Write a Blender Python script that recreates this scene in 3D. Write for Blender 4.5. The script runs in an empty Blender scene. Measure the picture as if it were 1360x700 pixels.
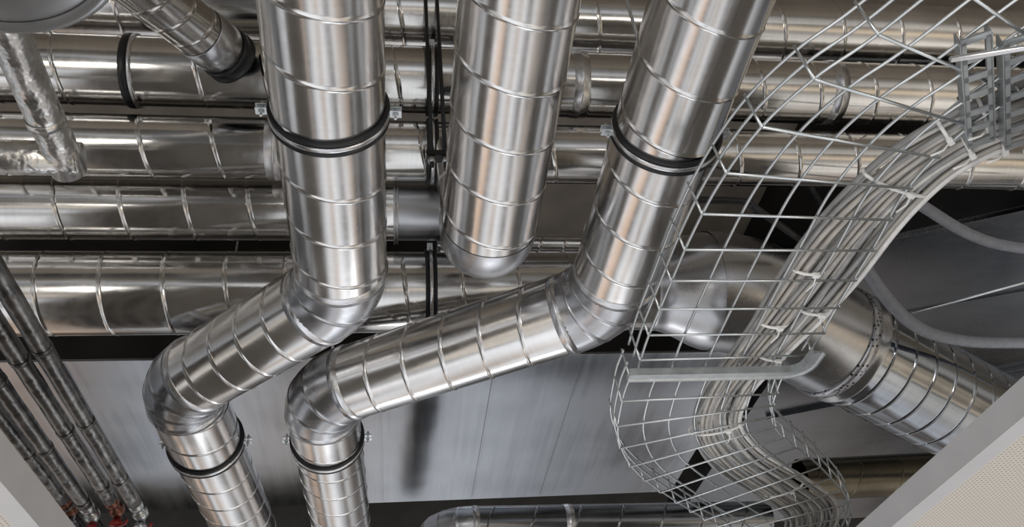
import bpy, math, random
from mathutils import Vector, Matrix, Quaternion
random.seed(4)
V=Vector
scene=bpy.context.scene
try:
    scene.view_settings.view_transform='Standard'
except Exception as e: print(e)
LINK=bpy.context.collection.objects.link
# ---------------------------------------------------------------- camera
X=V((.990,.0009,.139)).normalized();Y=V((-.1084,.6293,.7692));Y=(Y-X*Y.dot(X)).normalized();Z=X.cross(Y)
right=V((X.x,Y.x,Z.x)); down=V((X.y,Y.y,Z.y)); fwd=V((X.z,Y.z,Z.z))
cd=bpy.data.cameras.new('camera'); cam=bpy.data.objects.new('camera',cd); LINK(cam)
m=Matrix((right,-down,-fwd)).transposed().to_4x4(); cam.matrix_world=m
cd.sensor_width=36; cd.lens=36*1100/1360; cd.clip_start=.02; scene.camera=cam
# ---------------------------------------------------------------- materials
def newmat(name):
    mt=bpy.data.materials.new(name); mt.use_nodes=True; nt=mt.node_tree
    return mt,nt,nt.nodes['Principled BSDF']
def metal(name,c0,c1,r0,r1,wob=.10,wscale=3.0,brush=.003,stretch=(5,5,90),bm=.18,spk=.2):
    mt,nt,b=newmat(name); N=nt.nodes; Lk=nt.links.new
    tc=N.new('ShaderNodeTexCoord')
    mp=N.new('ShaderNodeMapping'); mp.inputs['Scale'].default_value=stretch; Lk(tc.outputs['Object'],mp.inputs[0])
    n1=N.new('ShaderNodeTexNoise'); n1.inputs['Scale'].default_value=1; n1.inputs['Detail'].default_value=3; Lk(mp.outputs[0],n1.inputs['Vector'])
    n2=N.new('ShaderNodeTexNoise'); n2.inputs['Scale'].default_value=wscale; n2.inputs['Detail'].default_value=2; Lk(tc.outputs['Object'],n2.inputs['Vector'])
    vo=N.new('ShaderNodeTexVoronoi'); vo.inputs['Scale'].default_value=45; Lk(tc.outputs['Object'],vo.inputs['Vector'])
    mx=N.new('ShaderNodeMath'); mx.operation='MULTIPLY_ADD'; Lk(n1.outputs[0],mx.inputs[0]); mx.inputs[1].default_value=bm; Lk(n2.outputs[0],mx.inputs[2])
    cr=N.new('ShaderNodeValToRGB'); cr.color_ramp.elements[0].position=.40; cr.color_ramp.elements[1].position=.85
    cr.color_ramp.elements[0].color=(*c0,1); cr.color_ramp.elements[1].color=(*c1,1); Lk(mx.outputs[0],cr.inputs[0]); Lk(cr.outputs[0],b.inputs['Base Color'])
    sp=N.new('ShaderNodeSeparateColor'); Lk(vo.outputs['Color'],sp.inputs[0])
    ad=N.new('ShaderNodeMath'); ad.operation='MULTIPLY_ADD'; Lk(sp.outputs[0],ad.inputs[0]); ad.inputs[1].default_value=spk; Lk(mx.outputs[0],ad.inputs[2])
    mr=N.new('ShaderNodeMapRange'); mr.inputs['From Min'].default_value=.35; mr.inputs['From Max'].default_value=1.0
    mr.inputs['To Min'].default_value=r0; mr.inputs['To Max'].default_value=r1; Lk(ad.outputs[0],mr.inputs[0]); Lk(mr.outputs[0],b.inputs['Roughness'])
    b1=N.new('ShaderNodeBump'); b1.inputs['Strength'].default_value=brush; b1.inputs['Distance'].default_value=.004; Lk(n1.outputs[0],b1.inputs['Height'])
    b2=N.new('ShaderNodeBump'); b2.inputs['Strength'].default_value=wob; b2.inputs['Distance'].default_value=.03; Lk(n2.outputs[0],b2.inputs['Height']); Lk(b1.outputs[0],b2.inputs['Normal'])
    Lk(b2.outputs[0],b.inputs['Normal']); b.inputs['Metallic'].default_value=1
    return mt
GALV=metal('galvanised_steel',(.58,.57,.55),(.78,.77,.76),.10,.22)
GALVB=metal('bright_galvanised_steel',(.72,.71,.70),(.90,.89,.88),.13,.25)
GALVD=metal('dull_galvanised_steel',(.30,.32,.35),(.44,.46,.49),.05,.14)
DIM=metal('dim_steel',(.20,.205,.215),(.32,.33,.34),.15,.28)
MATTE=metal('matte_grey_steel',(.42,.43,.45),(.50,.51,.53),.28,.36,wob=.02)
GOLDM=metal('golden_reflection_steel',(.10,.088,.065),(.18,.155,.11),.2,.35)  # dark base with a golden reflection put into its colour
ELB=metal('elbow_steel',(.46,.47,.49),(.62,.63,.66),.22,.34,wob=.06,stretch=(20,20,20))
SHEET=metal('sheet_steel',(.25,.265,.285),(.40,.42,.45),.14,.26,wob=.26,wscale=1.5,brush=0,stretch=(26,.9,2),bm=.5,spk=.08)
SIDE=metal('shaded_side_sheet',(.05,.052,.055),(.08,.082,.088),.4,.5)  # near-black duct sides: shade of the gap above the panel put into colour
BEAD=metal('seam_steel',(.65,.66,.68),(.82,.82,.84),.2,.35,stretch=(20,20,20))
ZINC=metal('zinc_wire',(.60,.64,.66),(.80,.84,.86),.28,.42,wob=0,stretch=(20,20,20))
FOIL=metal('foil_wrap',(.66,.66,.65),(.90,.90,.89),.24,.42,wob=.42,wscale=19,brush=.15,stretch=(40,40,25))
FOILD=metal('dull_foil_wrap',(.14,.14,.14),(.34,.33,.32),.26,.42,wob=.24,wscale=16,brush=.15,stretch=(30,30,12))
DSH=metal('dark_sheet_steel',(.13,.137,.15),(.21,.22,.235),.22,.34,wob=.3,wscale=1.3,stretch=(2,30,2))
def plain(name,c,r=.5,met=0,ns=30,var=.12,bump=.1):
    mt,nt,b=newmat(name); N=nt.nodes; Lk=nt.links.new
    tc=N.new('ShaderNodeTexCoord'); n=N.new('ShaderNodeTexNoise'); n.inputs['Scale'].default_value=ns; n.inputs['Detail'].default_value=4; Lk(tc.outputs['Object'],n.inputs['Vector'])
    cr=N.new('ShaderNodeValToRGB'); cr.color_ramp.elements[0].position=.3; cr.color_ramp.elements[1].position=.7
    cr.color_ramp.elements[0].color=(*[v*(1-var) for v in c],1); cr.color_ramp.elements[1].color=(*[min(1,v*(1+var)) for v in c],1)
    Lk(n.outputs[0],cr.inputs[0]); Lk(cr.outputs[0],b.inputs['Base Color'])
    bp=N.new('ShaderNodeBump'); bp.inputs['Strength'].default_value=bump; bp.inputs['Distance'].default_value=.003; Lk(n.outputs[0],bp.inputs['Height']); Lk(bp.outputs[0],b.inputs['Normal'])
    b.inputs['Roughness'].default_value=r; b.inputs['Metallic'].default_value=met
    return mt
RUB=plain('black_rubber',(.012,.013,.016),.38)
BLKM=plain('dark_steel',(.05,.052,.056),.4,.8)
RAIL=plain('light_zinc',(.54,.58,.60),.32,.7)
DRUM=plain('satin_aluminium',(.60,.62,.65),.30,.75,3,.06,.02)
CONC=plain('concrete',(.24,.21,.175),.9,0,3,.2,.4)
CAB=[plain('cable_sheath',(.62,.61,.58),.45),plain('cable_sheath_warm',(.48,.455,.42),.45),plain('cable_sheath_grey',(.33,.33,.33),.45),plain('cable_sheath_white',(.78,.775,.76),.45)]
TIE=plain('nylon_white',(.9,.9,.88),.4)
COND=plain('conduit_grey',(.27,.29,.34),.45)
COPPER=plain('copper_fitting',(.30,.14,.10),.35,.9)
RED=plain('red_paint',(.33,.03,.025),.4)
FRAME=plain('trim_paint',(.60,.605,.62),.5,0,10,.04)
def perf(name,c,d,sx,rad):
    mt,nt,b=newmat(name); N=nt.nodes; Lk=nt.links.new
    tc=N.new('ShaderNodeTexCoord'); mp=N.new('ShaderNodeMapping'); mp.inputs['Scale'].default_value=(sx,sx,0); Lk(tc.outputs['Object'],mp.inputs[0])
    vo=N.new('ShaderNodeTexVoronoi'); vo.inputs['Scale'].default_value=1; vo.inputs['Randomness'].default_value=0; vo.voronoi_dimensions='2D'; Lk(mp.outputs[0],vo.inputs['Vector'])
    mr=N.new('ShaderNodeMapRange'); mr.inputs['From Min'].default_value=rad; mr.inputs['From Max'].default_value=rad+.08; Lk(vo.outputs['Distance'],mr.inputs[0])
    mi=N.new('ShaderNodeMix'); mi.data_type='RGBA'; Lk(mr.outputs[0],mi.inputs[0]); mi.inputs[6].default_value=(*d,1); mi.inputs[7].default_value=(*c,1); Lk(mi.outputs[2],b.inputs['Base Color'])
    b.inputs['Roughness'].default_value=.6; return mt
PERF=perf('perforated_panel',(.70,.66,.60),(.36,.33,.30),80,.20)
# ---------------------------------------------------------------- mesh helpers
def obj(name,vs,fs,mat,parent=None,smooth=True,mw=None):
    me=bpy.data.meshes.new(name); me.from_pydata([tuple(v) for v in vs],[],fs); me.materials.append(mat)
    if smooth: me.polygons.foreach_set('use_smooth',[True]*len(me.polygons))
    me.update(); o=bpy.data.objects.new(name,me); LINK(o)
    if mw is not None: o.matrix_world=mw
    if parent is not None:
        o.parent=parent; o.matrix_parent_inverse=parent.matrix_world.inverted()
    return o
def thing(name,loc,label,cat,group=None):
    e=bpy.data.objects.new(name,None); e.empty_display_size=.05; LINK(e); e.matrix_world=Matrix.Translation(V(loc)); e.location=V(loc)
    e['label']=label; e['category']=cat
    if group: e['group']=group
    return e
def tag(o,label,cat,group=None):
    o['label']=label;o['category']=cat
    if group:o['group']=group
    return o
def frame(p0,d):
    q=V(d).normalized().to_track_quat('Z','Y'); return Matrix.Translation(V(p0))@q.to_matrix().to_4x4()
def spiral(name,p0,p1,r,pitch,mat,parent,h=.0024,M=56,hand=-1,tilt=None):
    p0=V(p0);p1=V(p1);L=(p1-p0).length
    prof=[(-.012,0),(-.0035,0),(-.0013,h),(.0013,h),(.0035,0),(.012,0)]
    K=len(prof);vs=[];fs=[];S=[]
    def add(q):
        ss=[S[k] for k in q]
        if all(x<=0 for x in ss) or all(x>=L for x in ss): return
        fs.append(q)
    def vert(th,s,hh):
        sc=min(max(s,0),L); rr=r+(hh if 0<s<L else 0)
        vs.append((math.cos(th)*rr,math.sin(th)*rr,sc)); S.append(s)
    if tilt is None:
        T=int((L/pitch+2.5)*M)
        for i in range(T+1):
            for o_,hh in prof: vert(hand*2*math.pi*i/M,(i/M-1.2)*pitch+o_,hh)
        for i in range(T):
            for k in range(K-1):
                a=i*K+k; add((a,a+K,a+K+1,a+1) if hand>0 else (a,a+1,a+K+1,a+K))
            if i+M+1<=T:
                q=(i*K+K-1,(i+1)*K+K-1,(i+1+M)*K,(i+M)*K); add(q if hand>0 else q[::-1])
    else:
        n=int(L/pitch)+3; rowsn=0
        for t in range(-1,n):
            for o_,hh in prof:
                for j in range(M):
                    th=2*math.pi*j/M; vert(th,(t+.37)*pitch+o_+tilt*pitch*math.cos(th+1.0),hh)
                rowsn+=1
        for i in range(rowsn-1):
            for j in range(M):
                a=i*M+j;b=i*M+(j+1)%M; add((a,b,b+M,a+M))
    return obj(name,vs,fs,mat,parent,True,frame(p0,p1-p0))
def rings(name,rs,mat,parent,M=48,cap=True,smooth=True):
    vs=[];fs=[]
    for c,n,u,r in rs:
        n=n.normalized();u=(u-n*u.dot(n)).normalized();w=n.cross(u)
        for j in range(M):
            t=2*math.pi*j/M; vs.append(c+(u*math.cos(t)+w*math.sin(t))*r)
    for i in range(len(rs)-1):
        for j in range(M):
            a=i*M+j;b=i*M+(j+1)%M; fs.append((a,b,b+M,a+M))
    if cap:
        fs.append(tuple(range(M))[::-1]); fs.append(tuple(range((len(rs)-1)*M,len(rs)*M)))
    return obj(name,vs,fs,mat,parent,smooth)
def perp(d):
    d=V(d).normalized(); r=V((0,0,1)) if abs(d.z)<.8 else V((1,0,0)); return (r-d*d.dot(r)).normalized()
def lathe(name,p0,d,prof,mat,parent,M=48,cap=True):
    d=V(d).normalized();u=perp(d);p0=V(p0)
    return rings(name,[(p0+d*s,d,u,r) for s,r in prof],mat,parent,M,cap)
def collar(p,d,r,w,mat,parent,name='coupling_collar'):
    return lathe(name,V(p)-V(d).normalized()*w/2,d,[(0,r),(.001,r+.0025),(w/2-.006,r+.003),(w/2-.003,r+.0055),(w/2+.003,r+.0055),(w/2+.006,r+.003),(w-.001,r+.0025),(w,r)],mat,parent,cap=False)
def elbow(P,d0,d1,R,r,n,parent,mat=ELB,name='segmented_elbow',hr=.0025):
    d0=V(d0).normalized();d1=V(d1).normalized();th=d0.angle(d1);t=R*math.tan(th/2)
    ax=d0.cross(d1).normalized(); a=V(P)-d0*t; side=ax.cross(d0); C=a+side*R
    rs=[]
    def ring(ang,rr):
        q=Quaternion(ax,ang); rs.append((C+q@(a-C),q@d0,ax,rr))
    if hr==0:
        for i in range(21): ring(th*i/20,r+.002)
    else:
        for i in range(n+1):
            g=th*i/n
            for o_,hh in [(-.014,0),(-.005,0),(-.002,hr),(.002,hr),(.005,0),(.014,0)]:
                an=g+o_/R
                if an<0 or an>th: continue
                ring(an,r+.002+hh)
            if i<n:
                for kk in (.35,.5,.65): ring(g+th/n*kk,r+.002)
    rings(name,rs,mat,parent,64,False)
    return a,V(P)+d1*t
def run(name,pts,r,pitch,label,Rb,ng,mat=GALV,group=None,cat='duct',collars=True,hr=.0025,tilt=None,pitches=None):
    pts=[V(p) for p in pts]; e=thing(name,pts[0],label,cat,group); cur=pts[0]
    for i in range(1,len(pts)):
        pt=pitches[i-1] if pitches else pitch
        if i<len(pts)-1:
            d0=(pts[i]-pts[i-1]);d1=(pts[i+1]-pts[i]); a,b=elbow(pts[i],d0,d1,Rb[i-1],r,ng[i-1],e,hr=hr)
            spiral('spiral_section',cur,a,r,pt,mat,e,tilt=tilt)
            if collars:
                collar(a,d0,r,.045,BEAD,e); collar(b,d1,r,.045,BEAD,e)
            cur=b
        else: spiral('spiral_section',cur,pts[i],r,pt,mat,e,tilt=tilt)
    return e
def spline(pts,n=8):
    pts=[V(p) for p in pts]; P=[pts[0]*2-pts[1]]+pts+[pts[-1]*2-pts[-2]]; out=[]
    for i in range(1,len(P)-2):
        for k in range(n):
            t=k/n; a,b,c,d=P[i-1],P[i],P[i+1],P[i+2]
            out.append(.5*((2*b)+(c-a)*t+(2*a-5*b+4*c-d)*t*t+(-a+3*b-3*c+d)*t**3))
    out.append(pts[-1]); return out
def tubegeo(pts,r,M=8,cap=True,rf=None):
    vs=[];fs=[];n=len(pts);u=None
    for i,p in enumerate(pts):
        d=(pts[min(i+1,n-1)]-pts[max(i-1,0)]).normalized()
        u=perp(d) if u is None else (u-d*u.dot(d)).normalized()
        w=d.cross(u); rr=r if rf is None else r*rf(i)
        for j in range(M):
            t=2*math.pi*j/M; vs.append(p+(u*math.cos(t)+w*math.sin(t))*rr)
    for i in range(n-1):
        for j in range(M):
            a=i*M+j;b=i*M+(j+1)%M; fs.append((a,b,b+M,a+M))
    if cap: fs.append(tuple(range(M))[::-1]); fs.append(tuple(range((n-1)*M,n*M)))
    return vs,fs
def join(geos):
    vs=[];fs=[]
    for v,f in geos:
        o=len(vs); vs+=list(v); fs+=[tuple(k+o for k in q) for q in f]
    return vs,fs
def tube(name,pts,r,mat,parent=None,M=10,rf=None):
    v,f=tubegeo([V(p) for p in pts],r,M,True,rf); return obj(name,v,f,mat,parent)
def boxgeo(c,sx,sy,sz,mx=None):
    c=V(c); vs=[]
    for i in (-1,1):
        for j in (-1,1):
            for k in (-1,1):
                v=V((i*sx/2,j*sy/2,k*sz/2)); vs.append((mx@v if mx else v)+c)
    return vs,[(0,1,3,2),(4,6,7,5),(0,4,5,1),(2,3,7,6),(0,2,6,4),(1,5,7,3)]
def bevel(o,w=.002):
    md=o.modifiers.new('bevel','BEVEL'); md.width=w; md.segments=2; return o
def clamp(p,d,r,ears,group='rubber-lined pipe clamps',rodtop=None,label='zinc split pipe clamp with black rubber lining around a duct'):
    p=V(p);d=V(d).normalized(); e=thing('pipe_clamp',p,label,'clamp',group)
    lathe('rubber_lining',p-d*.026,d,[(0,r+.001),(.001,r+.010),(.006,r+.013),(.012,r+.010),(.014,r+.006),(.038,r+.006),(.040,r+.010),(.046,r+.013),(.051,r+.010),(.052,r+.001)],RUB,e,64,False)
    lathe('steel_band',p-d*.008,d,[(0,r+.005),(0,r+.011),(.003,r+.013),(.013,r+.013),(.016,r+.011),(.016,r+.005)],BEAD,e,64,False)
    for s in ears:
        s=V(s).normalized(); w=d.cross(s); mx=Matrix((s,w,d)).transposed()
        c=p+s*(r+.028)
        bevel(obj('clamp_ear',*join([boxgeo(c+w*.009,.036,.004,.026,mx),boxgeo(c-w*.009,.036,.004,.026,mx)]),ZINC,e,False),.001)
        g=tubegeo([c-w*.03,c+w*.03],.004,10); h1=tubegeo([c+w*.012,c+w*.020],.0085,6); h2=tubegeo([c-w*.012,c-w*.020],.0085,6)
        obj('clamp_bolt',*join([g,h1,h2]),ZINC,e,False)
    if rodtop:
        q=p+V((0,0,r+.012)); tube('threaded_rod',[q,V((q.x,q.y,rodtop))],.006,ZINC,e)
    return e
# ---------------------------------------------------------------- three main ducts along Y
Yd=V((0,1,0)); Xd=V((1,0,0))
G1='round spiral ducts running under the duct rack'
z0=1.87; r0=.160
run('spiral_duct',[(-.187,.55,z0),(-.192,2.46,z0),(-.885,3.105,z0),(-.80,5.6,z0)],r0,.21,'bright galvanised spiral duct with two segmented elbows and sideways offset',[.30,.27],[2,3],GALVB,G1,pitches=[.21,.15,.2])
run('spiral_duct',[(.83,.55,z0),(.818,2.54,z0),(-.325,3.19,z0),(-.29,5.6,z0)],r0,.21,'bright galvanised spiral duct crossing sideways beneath the sheet duct',[.30,.27],[3,3],GALVB,G1,pitches=[.21,.17,.2])
run('spiral_duct',[(.315,.55,z0),(.317,2.245,z0),(.317,2.245,2.40)],r0,.21,'bright galvanised spiral duct ending in an upturned rounded elbow',[.165],[2],GALVB,G1,collars=False,hr=0)
clamp((-.189,1.61,z0),Yd,r0,[(1,0,0),(-1,0,0)],rodtop=3.7)
clamp((.826,1.66,z0),Yd,r0,[(1,0,0),(-1,0,0)],rodtop=3.7)
clamp((-.868,3.62,z0),Yd,r0,[(1,0,0),(-1,0,0)],rodtop=3.7)
clamp((-.318,3.62,z0),Yd,r0,[(1,0,0),(-1,0,0)],rodtop=3.7)
clamp((.315,.98,z0),Yd,r0,[(1,0,0),(-1,0,0)],rodtop=3.7)
# ---------------------------------------------------------------- cross ducts along X
G2='horizontal cross ducts stacked in rows'
def row(y,z,r,x0,x1,pitch,label,mat=GALV,cx=()):
    e=run('spiral_duct',[(x0,y,z),(x1,y,z)],r,pitch,label,[],[],mat,G2,tilt=.10)
    for c in cx: collar((c,y,z),Xd,r,.07,BEAD,e)
    return e
row(2.27,3.30,.16,-2.8,5,.30,'dull galvanised spiral duct at the top of the stacked rows')
row(2.32,2.91,.145,-2.8,5,.27,'galvanised spiral duct with a black-banded coupling and branch',GALV,(.8,2.0))
row(2.50,2.65,.130,-2.8,5,.28,'galvanised spiral duct in the middle of the stacked rows',GALV,(-.5,1.1))
eC=thing('spiral_duct',(-2.8,2.8,2.58),'galvanised spiral duct with flange and plain grey end elbow','duct',G2)
spiral('spiral_section',(-2.8,2.80,2.58),(.0,2.80,2.58),.143,.26,GALV,eC,tilt=.10)
lathe('flange',(-.01,2.80,2.58),Xd,[(0,.143),(0,.158),(.008,.158),(.01,.148),(.014,.148),(.014,.156),(.022,.156),(.022,.130)],BEAD,eC,56,False)
aC,bC=elbow((.46,2.80,2.58),Xd,(0,0,1),.2,.139,3,eC)
lathe('plain_section',(.01,2.8,2.58),Xd,[(0,.139),(.245,.139),(.25,.144),(.258,.144),(.262,.139)],MATTE,eC,56,False)
lathe('riser_section',bC,(0,0,1),[(0,.139),(.82,.139)],ELB,eC,56,False)
# row D with reducer and large elbow
eD=run('spiral_duct',[(-2.8,3.02,2.28),(1.22,3.02,2.28)],.182,.25,'wide galvanised spiral duct joining a larger smooth elbow by a reducer',[],[],GALV,G2,tilt=.08)
RB=.284
lathe('reducer',(1.18,3.02,2.28),Xd,[(0,.184),(.02,.188),(.03,.186),(.08,.200),(.14,.228),(.20,.260),(.25,.278),(.30,RB+.002)],ELB,eD,64,False)
dd=V((1.55,.66,-.42)).normalized()
a,b=elbow((1.62,3.02,2.28),Xd,dd,.70,RB,4,eD,ELB,'large_elbow',hr=0)
rings('elbow_neck',[(V((1.47,3.02,2.28)),Xd,V((0,0,1)),RB+.002),(a if a.x>1.471 else V((1.472,3.02,2.28)),Xd,V((0,0,1)),RB+.002)],ELB,eD,64,False)
c1=b+dd*.52; lathe('plain_sleeve',b,dd,[(0,RB+.002),(.45,RB+.002),(.49,RB+.002),(.50,RB+.01),(.52,RB+.008)],ELB,eD,64,False)
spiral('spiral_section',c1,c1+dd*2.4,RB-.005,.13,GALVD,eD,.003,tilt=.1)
def strapmat():
    mt,nt,bb=newmat('perforated_strap'); N=nt.nodes;Lk=nt.links.new
    tc=N.new('ShaderNodeTexCoord'); vo=N.new('ShaderNodeTexVoronoi'); vo.inputs['Scale'].default_value=46; vo.inputs['Randomness'].default_value=.1; Lk(tc.outputs['Object'],vo.inputs['Vector'])
    cr=N.new('ShaderNodeValToRGB'); cr.color_ramp.elements[0].position=.26; cr.color_ramp.elements[0].color=(.05,.05,.06,1); cr.color_ramp.elements[1].position=.32; cr.color_ramp.elements[1].color=(.6,.62,.66,1)
    Lk(vo.outputs['Distance'],cr.inputs[0]); Lk(cr.outputs[0],bb.inputs['Base Color']); bb.inputs['Metallic'].default_value=.9; bb.inputs['Roughness'].default_value=.35; return mt
es=thing('hanger_strap',c1-dd*.06,'perforated galvanised hanger strap wrapped around the large duct','strap')
SM=strapmat()
lathe('strap_band',c1-dd*.11,dd,[(0,RB+.003),(0,RB+.01),(.05,RB+.01),(.05,RB+.003)],SM,es,64,False)
tube('strap_tail',[c1-dd*.085+V((0,0,RB+.005)),c1-dd*.085+V((0,0,.60))],.006,SM,es)
run('pipe',[(.2,3.09,2.62),(1.7,3.09,2.62)],.055,.12,'slim galvanised pipe above the wide duct',[],[],GALVB,None,'pipe')
# branch and bands
eb=thing('branch_duct',(-.68,2.12,2.80),'short spiral branch duct joining a cross duct through dark collar','duct')
bd=V((.22,.42,.17)).normalized(); bp=V((-.67,2.13,2.80))
spiral('spiral_section',bp-bd*1.0,bp,.098,.11,GALV,eb)
lathe('saddle_collar',bp-bd*.02,bd,[(0,.1),(0,.107),(.014,.109),(.02,.106),(.05,.104),(.052,.110),(.062,.110),(.065,.10)],BLKM,eb,48,False)
lathe('sleeve',bp-bd*.16,bd,[(0,.1),(.002,.104),(.12,.104),(.13,.1)],ELB,eb,48,False)
for (x,y,z,r) in [(-1.08,2.32,2.91,.145)]:
    ec=thing('coupling_band',(x,y,z),'black coupling band around a cross duct','band')
    lathe('band_ring',(x-.02,y,z),Xd,[(0,r),(0,r+.008),(.008,r+.010),(.022,r+.010),(.030,r+.008),(.030,r)],RUB,ec,56,False)
    lathe('bead_ring',(x+.012,y,z),Xd,[(0,r),(0,r+.008),(.008,r+.009),(.014,r+.008),(.014,r)],BEAD,ec,56,False)
for (y,z,r) in [(2.32,2.91,.145),(2.50,2.65,.130),(3.02,2.28,.182)]:
    clamp((.155,y,z),Xd,r,[(0,-.5,1)] ,label='black rubber-lined pipe clamp around a cross duct',group='cross duct clamps')
er=thing('duct_hanger',(.155,2.15,2.2),'dark steel double-rod hanger in front of the stacked ducts','hanger')
for x in (.130,.180):
    tube('hanger_rod',[(x,2.12,2.17),(x,2.12,3.70)],.008,BLKM,er)
    tube('rod_nut',[(x,2.12,2.19),(x,2.12,2.21)],.015,ZINC,er,6)
obj('cross_strut',*join([boxgeo((.155,2.13,2.225),.09,.04,.01),boxgeo((.155,2.111,2.235),.09,.004,.024),boxgeo((.155,2.149,2.235),.09,.004,.024)]),BLKM,er,False)
# ---------------------------------------------------------------- rectangular ducts
def rectduct(name,poly,z0,z1,label,seams,mat):
    e=thing(name,(poly[0][0],poly[0][1],z0),label,'duct')
    n=len(poly); vs=[(x,y,z0) for x,y in poly]+[(x,y,z1) for x,y in poly]
    obj('bottom_sheet',[(x,y,z0) for x,y in poly],[tuple(range(n))[::-1]],mat,e,False)
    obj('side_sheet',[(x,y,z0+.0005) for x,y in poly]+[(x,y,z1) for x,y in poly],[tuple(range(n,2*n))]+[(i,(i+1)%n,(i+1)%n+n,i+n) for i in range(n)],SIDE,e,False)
    for s in seams:
        (xa,ya),(xb,yb),w,h=s
        d=V((xb-xa,yb-ya,0)); L=d.length; d.normalize(); w_=V((-d.y,d.x,0)); mx=Matrix((d,w_,V((0,0,1)))).transposed()
        bevel(obj('standing_seam',*boxgeo(((xa+xb)/2,(ya+yb)/2,z0-h/2),L,w,h,mx),mat,e,False),.001)
    return e
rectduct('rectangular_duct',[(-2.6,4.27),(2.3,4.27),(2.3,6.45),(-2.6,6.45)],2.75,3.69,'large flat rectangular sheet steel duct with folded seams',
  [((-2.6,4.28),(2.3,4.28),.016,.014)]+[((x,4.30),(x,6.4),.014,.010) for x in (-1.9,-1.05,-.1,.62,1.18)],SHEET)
rectduct('rectangular_duct',[(2.45,3.09),(4.2,2.42),(6,3),(6,7),(2.45,7)],2.66,3.69,'dark grey rectangular sheet steel duct with a flanged edge',
  [((2.45,3.11),(4.2,2.44),.03,.03),((2.6,5.0),(6,3.7),.03,.03),((2.5,3.9),(5.5,2.95),.012,.012)],DSH)
# ---------------------------------------------------------------- structure
def struct(name,c,sx,sy,sz,mat):
    o=obj(name,*boxgeo(c,sx,sy,sz),mat,None,False); o['kind']='structure'; return o
struct('ceiling',(1,3.5,3.8),10,10,.2,CONC)
struct('wall_back',(1,8.3,3.3),10,.2,.8,plain('dark_wall',(.07,.068,.065),.9,0,3,.2,.3))
struct('trim_1',(-.795,1.9,.81),.05,6.0,.08,FRAME)
struct('trim_2',(1.402,1.9,.815),.055,6.0,.07,FRAME)
struct('ceiling_panel_1',(-1.42,1.9,.795),1.2,6.0,.03,PERF)
struct('ceiling_panel_2',(2.0295,1.9,.795),1.2,6.0,.03,PERF)
# ---------------------------------------------------------------- top corner drum and foil pipe
ed=thing('duct_drum',(-.98,1.06,1.9),'large round shiny metal duct end with a rolled rounded lip','duct')
lathe('drum_shell',(-.98,1.06,1.9),(0,0,1),[(.012,.322),(0,.335),(.004,.35),(.02,.36),(.05,.358),(.06,.345),(.9,.345)],DRUM,ed,72,False)
lathe('drum_bottom',(-.98,1.06,1.9),(0,0,1),[(-.045,.01),(-.043,.08),(-.035,.16),(-.02,.24),(-.004,.29),(.010,.315),(.014,.325)],DRUM,ed,72,True)
fp=spline([(-1.144,1.1,2.2),(-1.142,1.5,2.2),(-1.14,1.9,2.2),(-1.135,2.08,2.2)],8)
ef=thing('foil_pipe',(-1.14,1.1,2.2),'foil-wrapped insulated pipe with a square mitred corner','pipe')
tube('foil_sleeve',fp+[V((-1.135,2.2,2.2))],.058,FOIL,ef,28)
tube('foil_branch',[(-1.08,2.14,2.2),(-1.4,2.135,2.2),(-2.6,2.1,2.2)],.058,FOIL,ef,28)
for yy in (1.55,1.95): lathe('tape_band',(-1.142,yy,2.2),(0,1,0),[(0,.059),(0,.061),(.03,.061),(.03,.059)],FOIL,ef,28,False)
# ---------------------------------------------------------------- insulated pipes
for k,(x,zz) in enumerate([(-1.14,1.60),(-1.245,1.62),(-1.345,1.60),(-1.445,1.63),(-1.55,1.60)]):
    e=thing('insulated_pipe',(x,.8,zz),'foil-wrapped insulated pipe ending at a metal valve fitting','pipe','foil-wrapped pipes side by side')
    rj=[1+.03*math.sin(i*1.7+k) for i in range(80)]
    tube('foil_sleeve',[(x,.8+i*2.85/40,zz) for i in range(41)],.031,FOILD,e,20,rf=lambda i:rj[i])
    for q in range(4): lathe('tape_band',(x,1.9+.5*q+.1*k,zz),(0,1,0),[(0,.032),(0,.0335),(.02,.0335),(.02,.032)],FOILD,e,20,False)
    tube('bare_pipe',[(x,3.65,zz),(x,5.2,zz)],.014,BLKM,e,12)
    lathe('union_fitting',(x,3.66,zz),(0,1,0),[(0,.02),(0,.03),(.04,.03),(.045,.022),(.08,.022),(.085,.034),(.12,.034),(.125,.02)],COPPER if k%2 else ZINC,e,8)
    lathe('valve_cap',(x,3.80,zz-.01),(0,0,-1),[(0,.018),(.03,.018),(.032,.028),(.05,.03),(.055,.02)],RED if k in(1,2) else ZINC,e,10)
    tube('valve_lever',[(x,3.80,zz-.066),(x+.05,3.76,zz-.07),(x+.07,3.72,zz-.07)],.006,RED if k in(0,1) else BLKM,e,6)
# ---------------------------------------------------------------- conduits, rods, bars
def cond(pts,r,label):
    P=spline(pts,30); n=len(P)
    o=tube('flexible_conduit',P,r,COND,None,12,rf=lambda i:1+.05*(i%2)); tag(o,label,'conduit','flexible grey conduits')
cond([(1.86,2.06,2.02),(1.964,2.106,2.0),(2.288,2.285,2.0),(2.575,2.368,2.0),(3.2,2.45,2.0)],.022,'sagging grey flexible conduit in front of the sheet duct')
cond([(1.84,2.33,2.08),(1.898,2.46,2.0),(2.21,2.74,1.9),(2.603,2.97,1.95),(3.056,3.08,2.0),(3.7,3.1,2.0)],.027,'sagging blue-grey ribbed flexible conduit')
o=tube('support_rod',[(2.2,3.70,2.4),(3.9,2.77,2.4)],.008,ZINC); tag(o,'thin galvanised support rod under the sheet duct','rod')
ob=thing('support_bar',(1.247,2.414,2.3),'dark bent steel support bar beside the ducts','bar')
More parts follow.
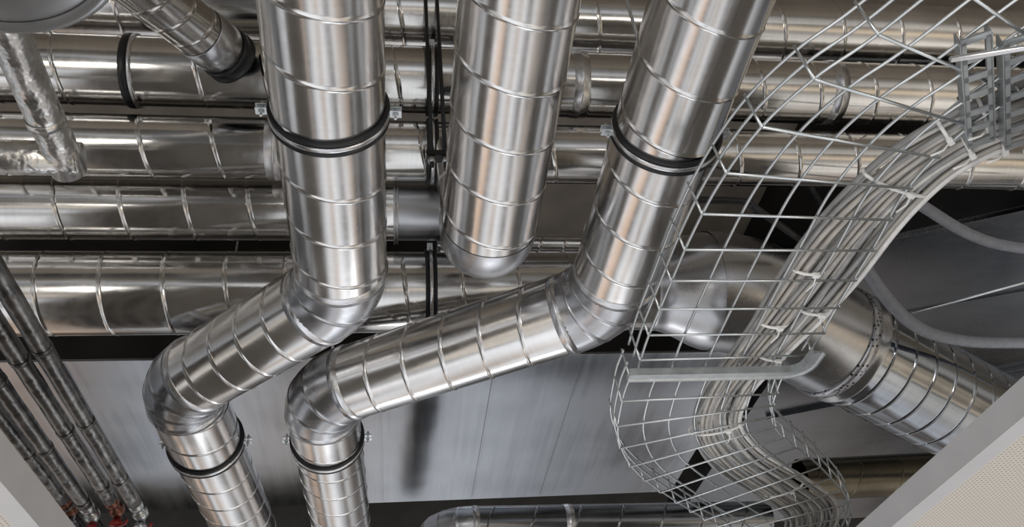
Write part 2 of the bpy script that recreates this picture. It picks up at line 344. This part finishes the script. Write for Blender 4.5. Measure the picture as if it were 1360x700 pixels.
tube('bar_profile',spline([(1.0,2.41,2.3),(1.247,2.414,2.3),(1.47,2.42,2.3),(1.52,2.46,2.3),(1.8,2.66,2.3)],5),.016,BLKM,ob,8)
o=tube('support_rod',[(1.80,2.46,2.55),(2.05,2.76,2.62)],.018,BLKM,None,6); tag(o,'short dark steel support rod','rod')
# lower rear ducts
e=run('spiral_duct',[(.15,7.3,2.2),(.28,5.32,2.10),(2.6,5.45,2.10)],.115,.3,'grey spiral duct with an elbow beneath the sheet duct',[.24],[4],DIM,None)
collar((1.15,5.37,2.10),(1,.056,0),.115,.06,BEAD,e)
run('spiral_duct',[(2.75,5.1,2.22),(5.5,5.0,2.22)],.14,.3,'dim spiral duct with a warm golden reflection painted into its colour',[],[],GOLDM,None)
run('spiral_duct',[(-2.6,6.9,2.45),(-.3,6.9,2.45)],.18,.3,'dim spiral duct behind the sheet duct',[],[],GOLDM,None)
# ---------------------------------------------------------------- cable tray
zt=1.2
def tray(Lp,Rp,label,lip,nl=7,step=.113,wr=.0034):
    Ls=spline([(x,y,zt) for x,y in Lp],6); Rs=spline([(x,y,zt) for x,y in Rp],6)
    et=thing('cable_tray',V((Lp[0][0],Lp[0][1],zt)),label,'cable tray','wire mesh cable trays')
    geo=[]
    for k in range(nl):
        t=k/(nl-1); geo.append(tubegeo([a.lerp(b_,t) for a,b_ in zip(Ls,Rs)],wr,6))
    mid=[a.lerp(b_,.4) for a,b_ in zip(Ls,Rs)]
    cum=[0]
    for i in range(1,len(mid)): cum.append(cum[-1]+(mid[i]-mid[i-1]).length)
    sl=[];sr=[];q=.012;H=.08
    while q<cum[-1]:
        i=max(j for j in range(len(cum)) if cum[j]<=q); i=min(i,len(mid)-2); f=(q-cum[i])/(cum[i+1]-cum[i])
        a=Ls[i].lerp(Ls[i+1],f); b_=Rs[i].lerp(Rs[i+1],f); up=V((0,0,1)); off=V((0,0,-wr*1.8)); w=(b_-a).normalized()
        geo.append(tubegeo([a+off-w*.003,b_+off+w*.003],wr,6))
        sl.append(tubegeo([a+off-w*.004,a-w*lip+up*(H+.012)],wr,6)); sr.append(tubegeo([b_+off+w*.004,b_+w*lip+up*(H+.012)],wr,6)); q+=step
    obj('bottom_mesh',*join(geo),ZINC,et)
    for lst,P,Q in ((sl,Ls,Rs),(sr,Rs,Ls)):
        for hh in (.04,.08): lst.append(tubegeo([p+V((0,0,hh))+(p-o_).normalized()*lip*hh/.09 for p,o_ in zip(P,Q)],wr*1.05,6))
        obj('side_mesh',*join(lst),ZINC,et)
    return et
tray([(1.15,.40),(.968,.658),(.859,.828),(.783,.925),(.722,1.05),(.686,1.211),(.672,1.397),(.671,1.6),(.671,1.80),(.68,1.95)],
     [(1.46,.56),(1.29,.82),(1.22,.95),(1.17,1.03),(1.14,1.12),(1.125,1.24),(1.14,1.40),(1.15,1.6),(1.165,1.8),(1.17,1.93)],
     'zinc wire mesh cable tray curving beneath the ducts, holding cables',.015,nl=6,step=.118)
tray([(.668,1.98),(.672,2.12),(.715,2.38),(.85,2.66),(1.16,3.03),(1.40,3.28),(1.52,3.6),(1.55,4.0)],
     [(1.13,1.98),(1.15,2.10),(1.18,2.22),(1.26,2.37),(1.54,2.67),(1.82,3.05),(1.96,3.5),(2.01,4.0)],
     'zinc wire mesh tray section bending sideways below the support bracket',.012,nl=7,step=.125)
# support rail
ea=thing('tray_support',(.66,1.95,1.17),'galvanised channel bracket under the tray, its end hooked round','bracket')
P=[V((.645,1.945,1.172)),V((1.11,1.945,1.172))]+[V((1.11+.055*math.sin(t),1.945-.055+.055*math.cos(t),1.172)) for t in (.3,.6,.9,1.2,1.57)]+[V((1.165,1.83,1.172))]
vs=[];fs=[]
sec=[(-.019,.012),(-.019,-.010),(-.013,-.010),(-.010,-.006),(.010,-.006),(.013,-.010),(.019,-.010),(.019,.012),(.015,.012),(.015,0),(-.015,0),(-.015,.012)]
for i,p in enumerate(P):
    d=(P[min(i+1,len(P)-1)]-P[max(i-1,0)]).normalized(); s_=V((-d.y,d.x,0))
    for a_,c_ in sec: vs.append(p+s_*a_+V((0,0,1))*c_)
K=len(sec)
for i in range(len(P)-1):
    for j in range(K): fs.append((i*K+j,i*K+(j+1)%K,(i+1)*K+(j+1)%K,(i+1)*K+j))
fs.append(tuple(range(K)));fs.append(tuple(range((len(P)-1)*K,len(P)*K)))
obj('channel',vs,fs,RAIL,ea,False)
# slotted hanger plates
eh=thing('strut_bracket',(1.25,.95,1.24),'slotted galvanised strut plates bolted to the tray end','bracket')
def slotplate(p0,p1,w,n,name,nrm):
    p0=V(p0);p1=V(p1);d=(p1-p0);L=d.length;d.normalize();nrm=V(nrm).normalized();u=nrm.cross(d).normalized();nn=d.cross(u); mx=Matrix((d,u,nn)).transposed(); g=[]
    c=(p0+p1)/2
    for s in(-1,1):
        g.append(boxgeo(c+u*s*w*.41,L,w*.18,.004,mx)); g.append(boxgeo(c+u*s*w*.5+nn*.014,L,.004,.032,mx))
    for i in range(n+1): g.append(boxgeo(p0+d*L*i/n,L/n*.32,w,.004,mx))
    return obj(name,*join(g),RAIL,eh,False)
slotplate((1.045,.81,1.185),(1.205,1.06,1.185),.052,6,'slotted_plate',(.0,-.1,1))
slotplate((1.125,.80,1.175),(1.285,1.05,1.175),.06,6,'slotted_plate',(.0,-.1,1))
bevel(obj('cover_plate',*boxgeo((1.255,.92,1.165),.075,.20,.006,Matrix.Rotation(-.57,3,'Z')),RAIL,eh,False))
for p in [(1.21,.87),(1.28,.97),(1.245,.92)]:
    lathe('hex_bolt',(p[0],p[1],1.160),(0,0,-1),[(-.01,.013),(0,.013),(.002,.008),(.014,.008)],ZINC,eh,6)
o=tube('threaded_rod',[(1.0,.84,1.16),(1.5,.72,1.16)],.006,BEAD); tag(o,'bright threaded rod across the tray end','rod')
# ---------------------------------------------------------------- cables
Cp=[(2.2,.72,1.27),(1.7,.87,1.25),(1.409,.96,1.23),(1.27,1.03,1.23),(1.17,1.12,1.23),(1.115,1.225,1.23),(1.085,1.37,1.23),(1.07,1.56,1.23),(1.055,1.76,1.23),(1.03,1.95,1.23),(1.01,2.14,1.23),(1.05,2.36,1.23),(1.22,2.62,1.23),(1.48,2.88,1.23),(1.70,3.13,1.23),(1.80,3.5,1.23),(1.84,4.0,1.23)]
Cc=spline(Cp,6); nC=len(Cc)
cr=.0073; ncab=28; cols=11
offs=[]
for c in range(ncab):
    col=c%cols; lay=c//cols
    if lay<2: u=(col-(cols-1)/2)*.0180+(.009 if lay else 0)+random.uniform(-.002,.002)
    else: u=random.uniform(-.08,.08)
    offs.append([u, zt+.0115+lay*.0165, random.uniform(0,6.28),random.uniform(.6,1.4)])
def cabpath(c):
    u,z,ph,fr=offs[c]; P=[]
    for i,p in enumerate(Cc):
        d=(Cc[min(i+1,nC-1)]-Cc[max(i-1,0)]); d.z=0; d.normalize(); s=V((-d.y,d.x,0))
        wv=.009*math.sin(i*.14*fr+ph)+.003*math.sin(i*.37+ph*2); sp=.93+.13*math.sin(i*.16+1.0)
        zz=z+.0025*math.sin(i*.3*fr+ph*1.3)
        if i<14: zz+= (14-i)*.0015
        P.append(V((p.x,p.y,max(zz,zt+.0115)))+s*(u*sp+wv))
    return P
for c in range(ncab):
    o=tube('cable',cabpath(c),cr*random.choice([.82,.9,1,1.05]),CAB[random.choice([0,0,1,2,3,3])],None,10)
    tag(o,'off-white round electrical cable bundled in the wire tray','cable','electrical cables bundled in the tray')
def tie(idx,u0,w):
    p=Cc[idx]; d=(Cc[idx+1]-Cc[idx-1]).normalized(); s=V((-d.y,d.x,0)).normalized(); up=V((0,0,1)); c=V((p.x,p.y,zt+.028))+s*u0
    pts=[c+s*(w*math.cos(t))+up*(.028*math.sin(t)) for t in [2*math.pi*k/20 for k in range(21)]]
    e=thing('cable_tie',c,'white nylon cable tie looped around the cable bundle','cable tie','white nylon cable ties')
    tube('tie_loop',pts,.0045,TIE,e,6)
    h=c-s*w*.3-up*.030; mx=Matrix((s,d,s.cross(d))).transposed()
    bevel(obj('tie_head',*boxgeo(h,.018,.013,.012,mx),TIE,e,False)); tube('tie_tail',[h,h-up*.012+d*.02,h-up*.016+d*.045+s*.01],.0025,TIE,e,5)
for i,u0,w in [(19,-.05,.055),(20,.05,.055),(22,-.02,.04),(23,.06,.04),(30,0,.10),(41,.05,.05),(46,-.05,.05),(48,.04,.05),(53,-.04,.05),(66,0,.095),(78,0,.085)]:
    tie(i,u0,w)
# ---------------------------------------------------------------- world: made-up bright and dark bands, shaped for the ducts to reflect
w=bpy.data.worlds.new('world'); scene.world=w; w.use_nodes=True; nt=w.node_tree;N=nt.nodes;Lk=nt.links.new; bg=N['Background']
tc=N.new('ShaderNodeTexCoord'); sx=N.new('ShaderNodeSeparateXYZ'); Lk(tc.outputs['Generated'],sx.inputs[0])
ns=N.new('ShaderNodeTexNoise'); ns.inputs['Scale'].default_value=2.2; ns.inputs['Detail'].default_value=2.0; Lk(tc.outputs['Generated'],ns.inputs['Vector'])
def mth(op,a,b_,c_=None):
    n=N.new('ShaderNodeMath'); n.operation=op
    for i,v in enumerate((a,b_,c_)):
        if v is None: continue
        if isinstance(v,(int,float)): n.inputs[i].default_value=v
        else: Lk(v,n.inputs[i])
    return n.outputs[0]
def ramp(fac,els):
    n=N.new('ShaderNodeValToRGB'); R=n.color_ramp
    R.elements[0].position=els[0][0]; R.elements[0].color=(*els[0][1],1); R.elements[1].position=els[-1][0]; R.elements[1].color=(*els[-1][1],1)
    for p,c in els[1:-1]:
        e=R.elements.new(p); e.color=(*c,1)
    Lk(fac,n.inputs[0]); return n.outputs[0]
xs=mth('MULTIPLY_ADD',sx.outputs[0],.5,.5); xs=mth('ADD',xs,mth('MULTIPLY_ADD',ns.outputs[0],.22,-.11))
g=lambda v:(v*.98,v,v*1.04)
front=ramp(xs,[(.0,g(.5)),(.12,g(.8)),(.19,g(.06)),(.24,g(1.0)),(.29,(.80,.58,.43)),(.34,g(.14)),(.39,g(.85)),(.46,(.50,.42,.36)),(.51,g(.95)),(.57,g(.40)),(.62,(.14,.11,.09)),(.67,g(.85)),(.74,(.5,.42,.36)),(.79,g(.04)),(.85,g(.8)),(1.0,g(.2))])  # invented stripes that give the lengthwise ducts their reflection streaks
back=ramp(mth('MULTIPLY_ADD',sx.outputs[2],-.5,mth('MULTIPLY_ADD',ns.outputs[0],.5,.25)),[(.30,g(.2)),(.45,(.75,.67,.56)),(.53,g(1.25)),(.60,g(.75)),(.67,g(.10)),(.78,(.9,.80,.68)),(.86,g(.3)),(.95,g(1.0))])
wx=N.new('ShaderNodeMapRange'); wx.inputs['From Min'].default_value=.2; wx.inputs['From Max'].default_value=.55; Lk(sx.outputs[0],wx.inputs[0])
wm=N.new('ShaderNodeMix'); wm.data_type='RGBA'; wm.blend_type='MULTIPLY'; Lk(wx.outputs[0],wm.inputs[0]); Lk(back,wm.inputs[6]); wm.inputs[7].default_value=(1,.92,.80,1)  # warm tint added to turn the right-hand rows' reflections golden
fy=N.new('ShaderNodeMapRange'); fy.inputs['From Min'].default_value=.0; fy.inputs['From Max'].default_value=.45; Lk(sx.outputs[1],fy.inputs[0])
mi=N.new('ShaderNodeMix'); mi.data_type='RGBA'; Lk(fy.outputs[0],mi.inputs[0]); Lk(wm.outputs[2],mi.inputs[6]); Lk(front,mi.inputs[7])
hz=N.new('ShaderNodeMapRange'); hz.inputs['From Min'].default_value=-.05; hz.inputs['From Max'].default_value=-.40; hz.inputs['To Min'].default_value=.18; hz.inputs['To Max'].default_value=1.0; Lk(sx.outputs[2],hz.inputs[0])
m2=N.new('ShaderNodeMix'); m2.data_type='RGBA'; m2.blend_type='MULTIPLY'; m2.inputs[0].default_value=1; Lk(mi.outputs[2],m2.inputs[6]); Lk(hz.outputs[0],m2.inputs[7])
Lk(m2.outputs[2],bg.inputs['Color']); bg.inputs['Strength'].default_value=1.08
def area(name,loc,target,sx,sy,p,c):
    l=bpy.data.lights.new(name,'AREA'); l.shape='RECTANGLE'; l.size=sx;l.size_y=sy;l.energy=p;l.color=c; o=bpy.data.objects.new(name,l); LINK(o); o.location=loc
    o.rotation_euler=(V(target)-V(loc)).to_track_quat('-Z','Y').to_euler(); return o
area('fill_light_near',(-2.2,-2.2,-.2),(0,2.5,2.2),2.2,1.0,50,(1,.96,.90))  # added fill lamp, lights the ducts from low behind the camera
area('fill_light_near',(2.6,-2.0,-.3),(.5,2.5,2.2),1.2,1.4,35,(1,.95,.88))  # second added fill lamp, from the opposite side
area('fill_light_far',(.8,6.5,-.6),(.5,4.5,2.7),2.2,.8,14,(.95,.97,1))  # added fill lamp aimed up at the sheet duct underside
